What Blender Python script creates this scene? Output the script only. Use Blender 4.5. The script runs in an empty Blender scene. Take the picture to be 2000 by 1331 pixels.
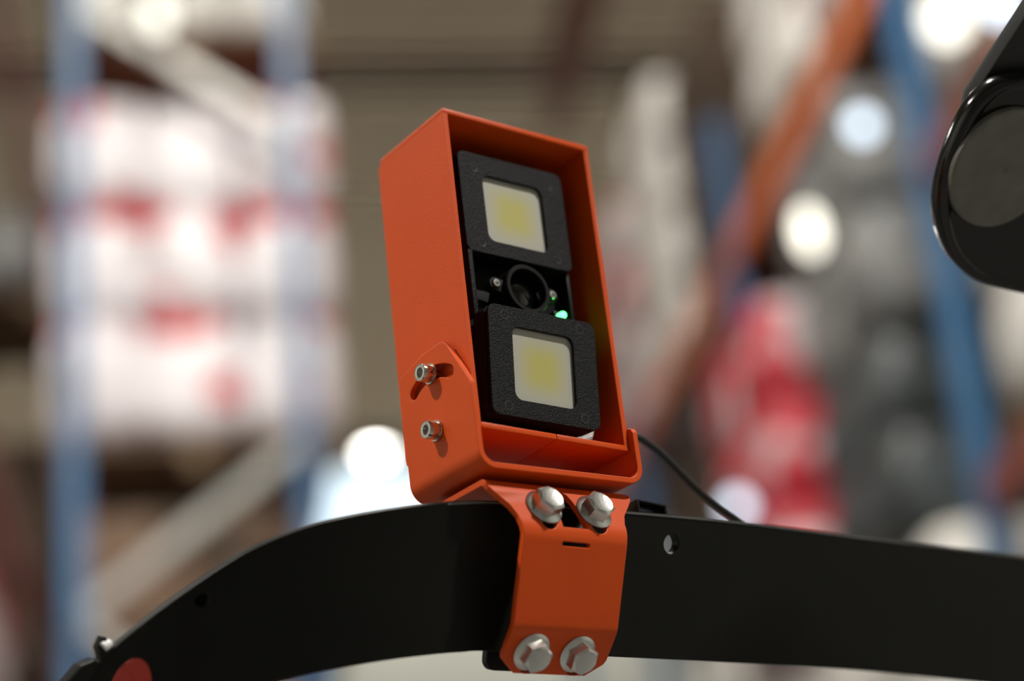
import bpy, bmesh, math, random
from mathutils import Vector, Matrix, Euler

random.seed(7)
scn = bpy.context.scene
col = scn.collection
R = math.radians
CAM_Z = 1.75                                   # height of the lens above the floor

# ---------------------------------------------------------------- camera
VX = Vector((0.98865581, -0.02888987, 0.14739423))       # world axes seen from the lens (x right, y down, z forward)
VY = Vector((-0.12374917, 0.39947427, 0.90835370))
VZ = Vector((-0.08512242, -0.91628908, 0.39136747))
cam_d = bpy.data.cameras.new('camera')
cam_d.sensor_width = 36.0
cam_d.lens = 72.0
cam_d.clip_start = 0.05
cam_d.clip_end = 300
cam_d.dof.use_dof = True
cam_d.dof.focus_distance = 0.965
cam_d.dof.aperture_fstop = 2.75
cam_d.dof.aperture_blades = 0
cam = bpy.data.objects.new('camera', cam_d)
col.objects.link(cam)
right = Vector((VX[0], VY[0], VZ[0]))
down = Vector((VX[1], VY[1], VZ[1]))
fwd = Vector((VX[2], VY[2], VZ[2]))
m = Matrix.Identity(4)
for i in range(3):
    m[i][0] = right[i]
    m[i][1] = -down[i]
    m[i][2] = -fwd[i]
m[2][3] = CAM_Z
cam.matrix_world = m
scn.camera = cam

# ---------------------------------------------------------------- world, exposure
w = bpy.data.worlds.new('daylight')
scn.world = w
w.use_nodes = True
bg = w.node_tree.nodes['Background']
bg.inputs[0].default_value = (0.88, 0.96, 1.0, 1)
bg.inputs[1].default_value = 2.0
scn.view_settings.view_transform = 'Standard'
scn.view_settings.look = 'None'
scn.view_settings.gamma = 1.0
scn.view_settings.use_curve_mapping = False
scn.view_settings.exposure = 0.0
scn.cycles.use_denoising = True
scn.cycles.max_bounces = 6
scn.cycles.diffuse_bounces = 3
scn.cycles.sample_clamp_indirect = 8.0

LAMP_WARM = (1.0, 0.945, 0.87)
KEY_W, FRONT_W, HALL_W = 1250.0, 1450.0, 330.0


# ================================================================= helpers
def link(o, parent=None):
    col.objects.link(o)
    if parent:
        o.parent = parent
    return o


def tag(o, label=None, cat=None, group=None, kind=None):
    if label: o['label'] = label
    if cat: o['category'] = cat
    if group: o['group'] = group
    if kind: o['kind'] = kind
    return o


def empty(name, loc=(0, 0, 0), rot=(0, 0, 0), label=None, cat=None, group=None):
    o = bpy.data.objects.new(name, None)
    o.empty_display_size = 0.05
    o.location = loc
    o.rotation_euler = rot
    link(o)
    return tag(o, label, cat, group)


def obj(name, me, mat, parent=None, smooth=None, M=None):
    if isinstance(me, bmesh.types.BMesh):
        bm = me
        me = bpy.data.meshes.new(name)
        bm.to_mesh(me)
        bm.free()
    if M is not None:
        me.transform(M)
    if not me.materials and mat is not None:
        me.materials.append(mat)
    if smooth is not None:
        sharp(me, smooth)
    o = bpy.data.objects.new(name, me)
    return link(o, parent)


def sharp(me, deg):
    """smooth shading with edges sharper than deg kept hard"""
    me.polygons.foreach_set('use_smooth', [True] * len(me.polygons))
    bm = bmesh.new()
    bm.from_mesh(me)
    for e in bm.edges:
        if len(e.link_faces) == 2 and e.calc_face_angle(0) > R(deg):
            e.smooth = False
    bm.to_mesh(me)
    bm.free()
    me.update()


def add_box(bm, c, s, rot=None):
    r = bmesh.ops.create_cube(bm, size=1.0)
    M = Matrix.Translation(c) @ (rot.to_matrix().to_4x4() if rot else Matrix.Identity(4)) @ Matrix.Diagonal((*s, 1))
    bmesh.ops.transform(bm, matrix=M, verts=r['verts'])
    return r['verts']


def box_mesh(name, c, s, rot=None, bev=0.0, seg=2):
    bm = bmesh.new()
    add_box(bm, c, s, rot)
    if bev > 0:
        bmesh.ops.bevel(bm, geom=list(bm.edges), offset=bev, segments=seg, affect='EDGES', profile=0.5)
    me = bpy.data.meshes.new(name)
    bm.to_mesh(me)
    bm.free()
    return me


def lathe(prof, seg=48, name='lathe'):
    """revolve (r, z) profile about z"""
    bm = bmesh.new()
    rings = []
    for r, z in prof:
        if r < 1e-7:
            rings.append([bm.verts.new((0, 0, z))])
        else:
            rings.append([bm.verts.new((r * math.cos(2 * math.pi * k / seg), r * math.sin(2 * math.pi * k / seg), z)) for k in range(seg)])
    for a, b in zip(rings[:-1], rings[1:]):
        for k in range(seg):
            k2 = (k + 1) % seg
            if len(a) == 1 and len(b) == 1:
                continue
            if len(a) == 1:
                bm.faces.new((a[0], b[k2], b[k]))
            elif len(b) == 1:
                bm.faces.new((a[k], a[k2], b[0]))
            else:
                bm.faces.new((a[k], a[k2], b[k2], b[k]))
    bmesh.ops.recalc_face_normals(bm, faces=bm.faces)
    me = bpy.data.meshes.new(name)
    bm.to_mesh(me)
    bm.free()
    return me


def plate(name, outline, holes=(), thick=0.003, bevel=0.0):
    """flat plate in XY, z from -thick/2 to +thick/2, with holes"""
    cu = bpy.data.curves.new(name, 'CURVE')
    cu.dimensions = '2D'
    cu.fill_mode = 'BOTH'
    cu.extrude = max(1e-6, thick / 2 - bevel)
    cu.bevel_depth = bevel
    cu.bevel_resolution = 1
    cu.offset = -bevel
    for loop in (outline, *holes):
        sp = cu.splines.new('POLY')
        sp.points.add(len(loop) - 1)
        for p, q in zip(sp.points, loop):
            p.co = (q[0], q[1], 0, 1)
        sp.use_cyclic_u = True
    o = bpy.data.objects.new(name, cu)
    col.objects.link(o)
    dg = bpy.context.evaluated_depsgraph_get()
    me = bpy.data.meshes.new_from_object(o.evaluated_get(dg))
    bpy.data.objects.remove(o)
    bpy.data.curves.remove(cu)
    bm = bmesh.new()
    bm.from_mesh(me)
    bmesh.ops.remove_doubles(bm, verts=bm.verts, dist=1e-6)
    bmesh.ops.recalc_face_normals(bm, faces=bm.faces)
    bm.to_mesh(me)
    bm.free()
    me.materials.clear()
    return me


def rrect(x0, x1, y0, y1, r, n=6):
    pts = []
    for cx, cy, a0 in ((x1 - r, y1 - r, 0), (x0 + r, y1 - r, 90), (x0 + r, y0 + r, 180), (x1 - r, y0 + r, 270)):
        for k in range(n + 1):
            a = R(a0 + 90 * k / n)
            pts.append((cx + r * math.cos(a), cy + r * math.sin(a)))
    return pts


def circ(cx, cy, r, n=24, ry=None):
    return [(cx + r * math.cos(2 * math.pi * k / n), cy + (ry or r) * math.sin(2 * math.pi * k / n)) for k in range(n)]


def slot(x0, y0, x1, y1, r, n=8):
    a = math.atan2(y1 - y0, x1 - x0)
    pts = []
    for k in range(n + 1):
        b = a - math.pi / 2 + math.pi * k / n
        pts.append((x1 + r * math.cos(b), y1 + r * math.sin(b)))
    for k in range(n + 1):
        b = a + math.pi / 2 + math.pi * k / n
        pts.append((x0 + r * math.cos(b), y0 + r * math.sin(b)))
    return pts


def fillet_path(pts, rad, n=8):
    """polyline with rounded corners -> list of points"""
    out = [Vector(pts[0])]
    for i in range(1, len(pts) - 1):
        p, a, b = Vector(pts[i]), Vector(pts[i - 1]), Vector(pts[i + 1])
        d0, d1 = (a - p).normalized(), (b - p).normalized()
        ang = d0.angle(d1)
        r = rad[i - 1]
        t = r / math.tan(ang / 2)
        c = p + (d0 + d1).normalized() * (r / math.sin(ang / 2))
        s0, s1 = p + d0 * t, p + d1 * t
        v0, v1 = s0 - c, s1 - c
        tot = v0.angle_signed(v1)
        for k in range(n + 1):
            v = v0.copy()
            v.rotate(Matrix.Rotation(-tot * k / n, 2))
            out.append(c + v)
    out.append(Vector(pts[-1]))
    return out


def bend(me, path, flip=1):
    """flat plate (x = width, y = length along path, z = thickness below the surface) -> bent along a 2-D path (p, q)"""
    L = [0.0]
    for a, b in zip(path[:-1], path[1:]):
        L.append(L[-1] + (b - a).length)
    bm = bmesh.new()
    bm.from_mesh(me)
    for s in L[1:-1]:
        bmesh.ops.bisect_plane(bm, geom=list(bm.verts) + list(bm.edges) + list(bm.faces), plane_co=(0, s, 0), plane_no=(0, 1, 0), dist=1e-7)
    # normals at path points
    seg_n = []
    for a, b in zip(path[:-1], path[1:]):
        d = (b - a).normalized()
        seg_n.append(Vector((-d.y, d.x)) * flip)
    pn = [seg_n[0]] + [((x + y) / 2).normalized() for x, y in zip(seg_n[:-1], seg_n[1:])] + [seg_n[-1]]
    for v in bm.verts:
        s = min(max(v.co.y, 0.0), L[-1])
        i = 0
        while i < len(L) - 2 and s > L[i + 1] + 1e-9:
            i += 1
        f = (s - L[i]) / max(1e-12, L[i + 1] - L[i])
        p = path[i].lerp(path[i + 1], f)
        nn = pn[i].lerp(pn[i + 1], f).normalized()
        p = p + nn * v.co.z
        v.co = (v.co.x, p.x, p.y)
    bmesh.ops.recalc_face_normals(bm, faces=bm.faces)
    bm.to_mesh(me)
    bm.free()
    return me


def tube(name, pts, r, seg=12, mat=None, parent=None):
    """round tube through points (Catmull-Rom)"""
    P = [Vector(p) for p in pts]
    path = []
    for i in range(len(P) - 1):
        p0, p1, p2, p3 = P[max(i - 1, 0)], P[i], P[i + 1], P[min(i + 2, len(P) - 1)]
        for k in range(8):
            t = k / 8
            path.append(0.5 * ((2 * p1) + (p2 - p0) * t + (2 * p0 - 5 * p1 + 4 * p2 - p3) * t * t + (3 * p1 - p0 - 3 * p2 + p3) * t ** 3))
    path.append(P[-1])
    bm = bmesh.new()
    rings = []
    up = Vector((0, 0, 1))
    for i, p in enumerate(path):
        d = (path[min(i + 1, len(path) - 1)] - path[max(i - 1, 0)]).normalized()
        a = d.cross(up)
        if a.length < 1e-4: a = Vector((1, 0, 0))
        a.normalize()
        b = a.cross(d)
        rings.append([bm.verts.new(p + r * (a * math.cos(2 * math.pi * k / seg) + b * math.sin(2 * math.pi * k / seg))) for k in range(seg)])
    for a, b in zip(rings[:-1], rings[1:]):
        for k in range(seg):
            bm.faces.new((a[k], a[(k + 1) % seg], b[(k + 1) % seg], b[k]))
    bm.faces.new(rings[0][::-1])
    bm.faces.new(rings[-1])
    bmesh.ops.recalc_face_normals(bm, faces=bm.faces)
    return obj(name, bm, mat, parent, smooth=50)


# ================================================================= materials
def nodes(name):
    mt = bpy.data.materials.new(name)
    mt.use_nodes = True
    nt = mt.node_tree
    return mt, nt, nt.nodes['Principled BSDF']


def mat(name, c, rough=0.5, metal=0.0, spec=0.5, var=0.0, vscale=6.0, bump=0.0, bscale=400.0, coat=0.0):
    mt, nt, b = nodes(name)
    b.inputs['Roughness'].default_value = rough
    b.inputs['Metallic'].default_value = metal
    b.inputs['Specular IOR Level'].default_value = spec
    b.inputs['Coat Weight'].default_value = coat
    b.inputs['Base Color'].default_value = (*c, 1)
    tc = nt.nodes.new('ShaderNodeTexCoord')
    if var > 0:
        n = nt.nodes.new('ShaderNodeTexNoise')
        n.inputs['Scale'].default_value = vscale
        n.inputs['Detail'].default_value = 4
        r = nt.nodes.new('ShaderNodeMixRGB')
        r.blend_type = 'MIX'
        r.inputs[1].default_value = (*[x * (1 - var) for x in c], 1)
        r.inputs[2].default_value = (*[min(1, x * (1 + var)) for x in c], 1)
        nt.links.new(tc.outputs['Object'], n.inputs['Vector'])
        nt.links.new(n.outputs['Fac'], r.inputs[0])
        nt.links.new(r.outputs[0], b.inputs['Base Color'])
    if bump > 0:
        n2 = nt.nodes.new('ShaderNodeTexNoise')
        n2.inputs['Scale'].default_value = bscale
        n2.inputs['Detail'].default_value = 2
        bp = nt.nodes.new('ShaderNodeBump')
        bp.inputs['Strength'].default_value = bump
        bp.inputs['Distance'].default_value = 0.0006
        nt.links.new(tc.outputs['Object'], n2.inputs['Vector'])
        nt.links.new(n2.outputs['Fac'], bp.inputs['Height'])
        nt.links.new(bp.outputs[0], b.inputs['Normal'])
    return mt


def emit(name, c, s):
    mt, nt, b = nodes(name)
    b.inputs['Base Color'].default_value = (0.02, 0.02, 0.02, 1)
    b.inputs['Emission Color'].default_value = (*c, 1)
    b.inputs['Emission Strength'].default_value = s
    return mt


ORANGE = (0.70, 0.078, 0.003)
M_orange = mat('orange_powder_coat', ORANGE, 0.45, spec=0.3, var=0.05, vscale=60, bump=0.25, bscale=1300)
M_orange_s = mat('orange_smooth_coat', ORANGE, 0.46, spec=0.3, var=0.03, vscale=40, bump=0.06, bscale=900)
M_black = mat('black_textured_plastic', (0.009, 0.0105, 0.0115), 0.5, spec=0.17, bump=1.0, bscale=1500)
M_black_s = mat('black_plastic', (0.006, 0.006, 0.006), 0.45, spec=0.22)
M_bar = mat('black_painted_steel', (0.009, 0.0095, 0.008), 0.42, spec=0.16, var=0.25, vscale=25, bump=0.05, bscale=300)
M_steel = mat('zinc_plated_steel', (0.62, 0.63, 0.60), 0.30, metal=1.0, var=0.12, vscale=200, bump=0.12, bscale=700)
M_socket = mat('stainless_steel', (0.60, 0.57, 0.52), 0.22, metal=1.0, var=0.1, vscale=300)
M_dark = mat('dark_hole', (0.01, 0.01, 0.01), 0.8)
M_rubber = mat('black_cable_sheath', (0.018, 0.018, 0.017), 0.45, spec=0.45)
M_edge_glint = mat('worn_edge_glint', (0.17, 0.17, 0.165), 0.45, metal=0.2, var=0.4, vscale=120)  # grey of the highlight painted along the bar's top edge
M_red = mat('red_sticker', (0.52, 0.045, 0.03), 0.42, var=0.08, vscale=80)
M_white_p = mat('white_plastic', (0.75, 0.76, 0.74), 0.4)
M_arm = mat('glossy_black_casting', (0.004, 0.0045, 0.004), 0.14, spec=0.45, bump=0.25, bscale=120)
M_armplate = mat('matt_black_plate', (0.012, 0.013, 0.012), 0.40, spec=0.4)
M_cap = mat('worn_grey_plastic_cap', (0.15, 0.15, 0.13), 0.5, spec=0.45, var=0.35, vscale=90, bump=0.25, bscale=500)
M_led = emit('green_led', (0.05, 1.0, 0.12), 9.0)
M_screw = mat('blackened_screw', (0.03, 0.03, 0.031), 0.3, spec=0.5)
M_glass = mat('dark_lens_glass', (0.004, 0.004, 0.004), 0.06, spec=0.6)


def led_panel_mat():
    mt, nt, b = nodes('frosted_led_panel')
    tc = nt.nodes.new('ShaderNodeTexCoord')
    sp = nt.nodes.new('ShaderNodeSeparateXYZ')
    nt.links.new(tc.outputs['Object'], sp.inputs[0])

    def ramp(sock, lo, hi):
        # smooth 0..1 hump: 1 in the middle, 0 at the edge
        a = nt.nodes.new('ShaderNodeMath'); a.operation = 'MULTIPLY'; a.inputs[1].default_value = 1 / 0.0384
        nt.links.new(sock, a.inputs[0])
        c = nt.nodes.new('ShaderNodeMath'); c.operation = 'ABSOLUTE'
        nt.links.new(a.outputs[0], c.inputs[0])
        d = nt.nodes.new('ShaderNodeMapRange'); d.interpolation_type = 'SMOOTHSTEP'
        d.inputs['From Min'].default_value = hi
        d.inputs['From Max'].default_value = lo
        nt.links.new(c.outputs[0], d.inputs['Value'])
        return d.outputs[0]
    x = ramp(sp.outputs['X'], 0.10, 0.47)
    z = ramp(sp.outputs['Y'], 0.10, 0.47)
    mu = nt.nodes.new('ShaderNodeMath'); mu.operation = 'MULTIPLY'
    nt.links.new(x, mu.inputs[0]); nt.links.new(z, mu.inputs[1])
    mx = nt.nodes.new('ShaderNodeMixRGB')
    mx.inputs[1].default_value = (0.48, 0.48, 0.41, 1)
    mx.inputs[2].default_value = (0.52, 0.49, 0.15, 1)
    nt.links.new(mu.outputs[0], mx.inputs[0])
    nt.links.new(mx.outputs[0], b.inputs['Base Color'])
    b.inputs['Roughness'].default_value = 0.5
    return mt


M_panel = led_panel_mat()


def printed(name, base, ink, amount, top=0.72, scale=2.2, boost=0.16):
    """printed plastic sack: pale film with patches of ink, more towards the upper edge"""
    mt, nt, b = nodes(name)
    tc = nt.nodes.new('ShaderNodeTexCoord')
    oi = nt.nodes.new('ShaderNodeObjectInfo')
    ad = nt.nodes.new('ShaderNodeVectorMath'); ad.operation = 'ADD'
    sc = nt.nodes.new('ShaderNodeVectorMath'); sc.operation = 'SCALE'; sc.inputs['Scale'].default_value = 19.0
    cx = nt.nodes.new('ShaderNodeCombineXYZ')
    for i in range(3): nt.links.new(oi.outputs['Random'], cx.inputs[i])
    nt.links.new(cx.outputs[0], sc.inputs[0])
    nt.links.new(tc.outputs['Object'], ad.inputs[0]); nt.links.new(sc.outputs[0], ad.inputs[1])
    n = nt.nodes.new('ShaderNodeTexNoise'); n.inputs['Scale'].default_value = scale; n.inputs['Detail'].default_value = 1
    nt.links.new(ad.outputs[0], n.inputs['Vector'])
    sp = nt.nodes.new('ShaderNodeSeparateXYZ'); nt.links.new(tc.outputs['Generated'], sp.inputs[0])
    band = nt.nodes.new('ShaderNodeMapRange')
    band.inputs['From Min'].default_value = top - 0.12; band.inputs['From Max'].default_value = top
    band.inputs['To Min'].default_value = 0.0; band.inputs['To Max'].default_value = boost
    nt.links.new(sp.outputs['Z'], band.inputs['Value'])
    s = nt.nodes.new('ShaderNodeMath'); s.operation = 'ADD'
    nt.links.new(n.outputs['Fac'], s.inputs[0]); nt.links.new(band.outputs[0], s.inputs[1])
    mr = nt.nodes.new('ShaderNodeMapRange'); mr.interpolation_type = 'SMOOTHSTEP'
    mr.inputs['From Min'].default_value = 1 - amount - 0.03; mr.inputs['From Max'].default_value = 1 - amount + 0.03
    nt.links.new(s.outputs[0], mr.inputs['Value'])
    mx = nt.nodes.new('ShaderNodeMixRGB')
    mx.inputs[1].default_value = (*base, 1); mx.inputs[2].default_value = (*ink, 1)
    nt.links.new(mr.outputs[0], mx.inputs[0])
    nt.links.new(mx.outputs[0], b.inputs['Base Color'])
    b.inputs['Roughness'].default_value = 0.42
    b.inputs['Coat Weight'].default_value = 0.05
    b.inputs['Coat Roughness'].default_value = 0.12
    return mt


M_sack_rw = printed('red_white_film', (0.88, 0.85, 0.88), (0.62, 0.05, 0.06), 0.355, top=0.86, scale=3.0, boost=0.2)
M_sack_pink = printed('pink_white_film', (0.72, 0.66, 0.66), (0.60, 0.10, 0.13), 0.40)
M_sack_red = printed('red_film', (0.70, 0.62, 0.64), (0.55, 0.03, 0.05), 0.50)
M_sack_w = printed('white_film', (0.80, 0.79, 0.74), (0.62, 0.60, 0.56), 0.40)
M_sack_g = printed('grey_film', (0.22, 0.22, 0.215), (0.15, 0.155, 0.155), 0.45)
M_sack_d = printed('slate_film', (0.075, 0.09, 0.095), (0.04, 0.048, 0.05), 0.45)
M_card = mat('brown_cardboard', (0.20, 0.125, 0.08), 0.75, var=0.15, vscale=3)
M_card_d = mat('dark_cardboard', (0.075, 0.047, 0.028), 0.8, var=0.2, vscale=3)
M_wood = mat('pallet_wood', (0.20, 0.135, 0.075), 0.8, var=0.25, vscale=9)
M_blue = mat('blue_rack_paint', (0.06, 0.18, 0.36), 0.42, var=0.08, vscale=2)
M_rackor = mat('orange_beam_paint', (0.78, 0.20, 0.07), 0.45, var=0.08, vscale=2)
M_rackbr = mat('red_brown_beam_paint', (0.20, 0.055, 0.04), 0.5, var=0.1, vscale=2)
M_galv = mat('galvanised_brace', (0.42, 0.42, 0.39), 0.45, metal=0.3, var=0.1, vscale=4)
M_ceil = mat('roof_sheet', (0.74, 0.63, 0.50), 0.6, var=0.06, vscale=0.6)
M_wall = mat('wall_panel', (0.70, 0.72, 0.66), 0.7, var=0.05, vscale=0.5)
M_wall_dark = mat('dark_wall_panel', (0.16, 0.16, 0.155), 0.7, var=0.05, vscale=0.5)
M_floor = mat('concrete_floor', (0.095, 0.092, 0.086), 0.5, var=0.12, vscale=1.5)
M_truss = mat('dark_roof_steel', (0.50, 0.43, 0.36), 0.6)
M_trussr = mat('red_oxide_steel', (0.50, 0.27, 0.22), 0.6)
M_lampbody = mat('lamp_housing', (0.25, 0.25, 0.25), 0.5, metal=0.5)
M_lampglow = emit('lamp_glow', (1.0, 0.96, 0.88), 30.0)
M_cream = emit('cream_spot_glow', (1.0, 0.95, 0.80), 3.6)  # emissive colours of the added bright spots among the racks
M_cool = emit('cool_spot_glow', (0.72, 0.86, 1.0), 3.2)
M_cream_soft = emit('soft_cream_spot_glow', (1.0, 0.97, 0.84), 2.6)
M_frame = mat('window_frame_paint', (0.45, 0.47, 0.48), 0.5)


def pane_mat():
    mt = bpy.data.materials.new('window_glass')
    mt.use_nodes = True
    nt = mt.node_tree
    nt.nodes.remove(nt.nodes['Principled BSDF'])
    out = nt.nodes['Material Output']
    t = nt.nodes.new('ShaderNodeBsdfTransparent'); t.inputs[0].default_value = (0.92, 0.97, 1.0, 1)
    g = nt.nodes.new('ShaderNodeBsdfGlossy'); g.inputs['Roughness'].default_value = 0.05
    mx = nt.nodes.new('ShaderNodeMixShader'); mx.inputs[0].default_value = 0.06
    nt.links.new(t.outputs[0], mx.inputs[1]); nt.links.new(g.outputs[0], mx.inputs[2])
    nt.links.new(mx.outputs[0], out.inputs[0])
    return mt


M_pane = pane_mat()


# ================================================================= the hall (heights given above the lens, then + CAM_Z)
Z0 = -CAM_Z
CEIL = 11.45
XL, XR, YB, YF = -14.0, 16.0, -12.0, 30.0


def W(x, y, z):
    return (x, y, z + CAM_Z)


def structure(name, me, mt, parent=None):
    o = obj(name, me, mt, parent)
    if parent is None:
        o['kind'] = 'structure'
    return o


structure('floor', box_mesh('floor', W((XL + XR) / 2, (YB + YF) / 2, Z0 - 0.1), (XR - XL, YF - YB, 0.2)), M_floor)
structure('wall_left', box_mesh('wall_left', W(XL - 0.1, (YB + YF) / 2, (CEIL + Z0) / 2), (0.2, YF - YB, CEIL - Z0)), M_wall)
structure('wall_right', box_mesh('wall_right', W(XR + 0.1, (YB + YF) / 2, (CEIL + Z0) / 2), (0.2, YF - YB, CEIL - Z0)), M_wall)
structure('wall_back', box_mesh('wall_back', W((XL + XR) / 2, YB - 0.1, (CEIL + Z0) / 2), (XR - XL, 0.2, CEIL - Z0)), M_wall_dark)
# corrugated roof sheet
bm = bmesh.new()
prof = []
y = YB
while y < YF + 0.3:
    prof += [(y, 0), (y + 0.14, 0), (y + 0.17, 0.05), (y + 0.27, 0.05), (y + 0.30, 0)]
    y += 0.30
va = [bm.verts.new(W(XL - 0.3, p, CEIL + q)) for p, q in prof]
vb = [bm.verts.new(W(XR + 0.3, p, CEIL + q)) for p, q in prof]
for k in range(len(prof) - 1):
    if (Vector(va[k].co) - Vector(va[k + 1].co)).length > 1e-6:
        bm.faces.new((va[k], va[k + 1], vb[k + 1], vb[k]))
bmesh.ops.solidify(bm, geom=list(bm.faces), thickness=0.02)
structure('ceiling', bm, M_ceil)
# front wall with its high window strip
WX0, WX1, WZ0, WZ1 = 1.46, 6.45, 8.7, 10.86
bm = bmesh.new()
for x0, x1, z0, z1 in ((XL, WX0, Z0, CEIL + 0.1), (WX1, XR, Z0, CEIL + 0.1), (WX0, WX1, Z0, WZ0), (WX0, WX1, WZ1, CEIL + 0.1)):
    add_box(bm, W((x0 + x1) / 2, YF + 0.1, (z0 + z1) / 2), (x1 - x0, 0.2, z1 - z0))
structure('wall_front', bm, M_wall)
win = empty('window_1', W((WX0 + WX1) / 2, YF + 0.1, WZ0))
win['kind'] = 'structure'
win['label'] = 'bright daylight strip window high in the far wall'


def local(o, me, mt, name):
    """world-built mesh as a child of an unrotated empty"""
    me.transform(Matrix.Translation(-Vector(o.location)))
    return obj(name, me, mt, o)


n = 4
for k in range(n):
    a = WX0 + (WX1 - WX0) * k / n
    b = WX0 + (WX1 - WX0) * (k + 1) / n
    local(win, box_mesh('pane', W((a + b) / 2, YF + 0.1, (WZ0 + WZ1) / 2), (b - a - 0.05, 0.012, WZ1 - WZ0 - 0.06)), M_pane, 'pane')
for k in range(n + 1):
    a = WX0 + (WX1 - WX0) * k / n
    local(win, box_mesh('mullion', W(a, YF + 0.1, (WZ0 + WZ1) / 2), (0.06, 0.08, WZ1 - WZ0)), M_frame, 'mullion')
for z in (WZ0 + 0.02, WZ1 - 0.02):
    local(win, box_mesh('rail', W((WX0 + WX1) / 2, YF + 0.1, z), (WX1 - WX0, 0.08, 0.06)), M_frame, 'rail')


# roof steel
def ibeam(name, p, q, h, b, mt, parent=None):
    p, q = Vector(W(*p)), Vector(W(*q))
    d = q - p
    bm = bmesh.new()
    L = d.length
    add_box(bm, (0, 0, h / 2 - 0.02), (L, b, 0.04))
    add_box(bm, (0, 0, -h / 2 + 0.02), (L, b, 0.04))
    add_box(bm, (0, 0, 0), (L, 0.03, h - 0.02))
    M = Matrix.Translation((p + q) / 2) @ d.to_track_quat('X', 'Z').to_matrix().to_4x4()
    bmesh.ops.transform(bm, matrix=M, verts=bm.verts)
    return structure(name, bm, mt)


ibeam('trim_1', (3.62, YB, 10.5), (3.62, 18.3, 10.5), 0.55, 0.30, M_trussr)
ibeam('trim_2', (XL, 18.5, 11.1), (XR, 18.5, 11.1), 0.4, 0.3, M_truss)
ibeam('trim_3', (XL, 4.0, 11.1), (XR, 4.0, 11.1), 0.4, 0.35, M_truss)
ibeam('trim_4', (-6.0, YB, 10.5), (-6.0, 18.3, 10.5), 0.55, 0.30, M_trussr)


# ---------------------------------------------------------------- hall lamps
def hall_lamp(x, y, z, power, label, size=0.5, aim=None, glow=True):
    t = empty('high_bay_lamp', W(x, y, z), label=label, cat='lamp', group='high bay lamps under the roof')
    body = lathe([(0.0, 0.36), (0.05, 0.36), (0.07, 0.30), (0.12, 0.26), (size * 0.62, 0.04), (size * 0.64, 0.0), (size * 0.58, -0.01), (size * 0.56, 0.02), (0.0, 0.03)], 32, 'housing')
    obj('housing', body, M_lampbody, t, smooth=40)
    obj('lens', lathe([(0.0, -0.004), (size * 0.55, -0.004), (size * 0.55, 0.008), (0, 0.008)], 32, 'lens'), M_lampglow, t)
    obj('rod', box_mesh('rod', (0, 0, 0.36 + (CEIL - z - 0.36) / 2), (0.03, 0.03, CEIL - z - 0.36)), M_lampbody, t)
    ld = bpy.data.lights.new('light', 'AREA')
    ld.shape = 'DISK'
    ld.size = size
    ld.energy = power
    ld.color = LAMP_WARM
    lo = bpy.data.objects.new('light', ld)
    link(lo, t)
    lo.location = (0, 0, -0.03)
    if aim:
        d = Vector(W(*aim)) - Vector(W(x, y, z))
        lo.rotation_euler = d.to_track_quat('-Z', 'Y').to_euler()
    return t


hall_lamp(-7.2, 0.3, 9.6, KEY_W, 'high bay lamp over the loading area shining down on the orange unit', size=0.55)
hall_lamp(5.7, -3.2, 9.6, FRONT_W, 'high bay lamp behind the lens on the side of the black arm', size=0.55)
hall_lamp(0.2, 2.6, 9.9, HALL_W * 2.7, 'unseen high bay lamp added over the near aisle to light the goods')  # unseen lamp, added to brighten the rack goods
hall_lamp(1.6, 10.0, 9.9, HALL_W * 0.35, 'high bay lamp over the middle of the aisle')
hall_lamp(-7.2, 10.0, 9.9, HALL_W * 0.4, 'high bay lamp over the rows behind the striped pallet load')
hall_lamp(2.37, 27.9, 10.30, HALL_W * 0.25, 'round white glowing high bay lamp hanging above the bright window', size=0.27)
hall_lamp(5.48, 28.0, 10.44, HALL_W * 0.25, 'high bay lamp added for the bright spot through the hood', size=0.27)  # added so the hood's side hole shows a bright spot
hall_lamp(9.5, 10.0, 9.9, HALL_W * 0.4, 'high bay lamp behind the blue rack by the side wall')


# ================================================================= racks, pallets, loads
def post_mesh(h):
    bm = bmesh.new()
    add_box(bm, (0, -0.03, h / 2), (0.085, 0.010, h))
    add_box(bm, (-0.038, 0, h / 2), (0.010, 0.06, h))
    add_box(bm, (0.038, 0, h / 2), (0.010, 0.06, h))
    me = bpy.data.meshes.new('post')
    bm.to_mesh(me); bm.free()
    return me


POSTS = {h: post_mesh(h) for h in (9.2, 7.1, 6.5)}
FOOT = box_mesh('foot_plate', (0, 0, 0.006), (0.16, 0.14, 0.012))


def bar_between(name, p, q, wdt, dep, mt, parent, shift):
    p, q = Vector(p), Vector(q)
    d = q - p
    me = box_mesh(name, (0, 0, 0), (d.length, dep, wdt))
    me.transform(Matrix.Translation((p + q) / 2 - shift) @ d.to_track_quat('X', 'Z').to_matrix().to_4x4())
    return obj(name, me, mt, parent)


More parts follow.
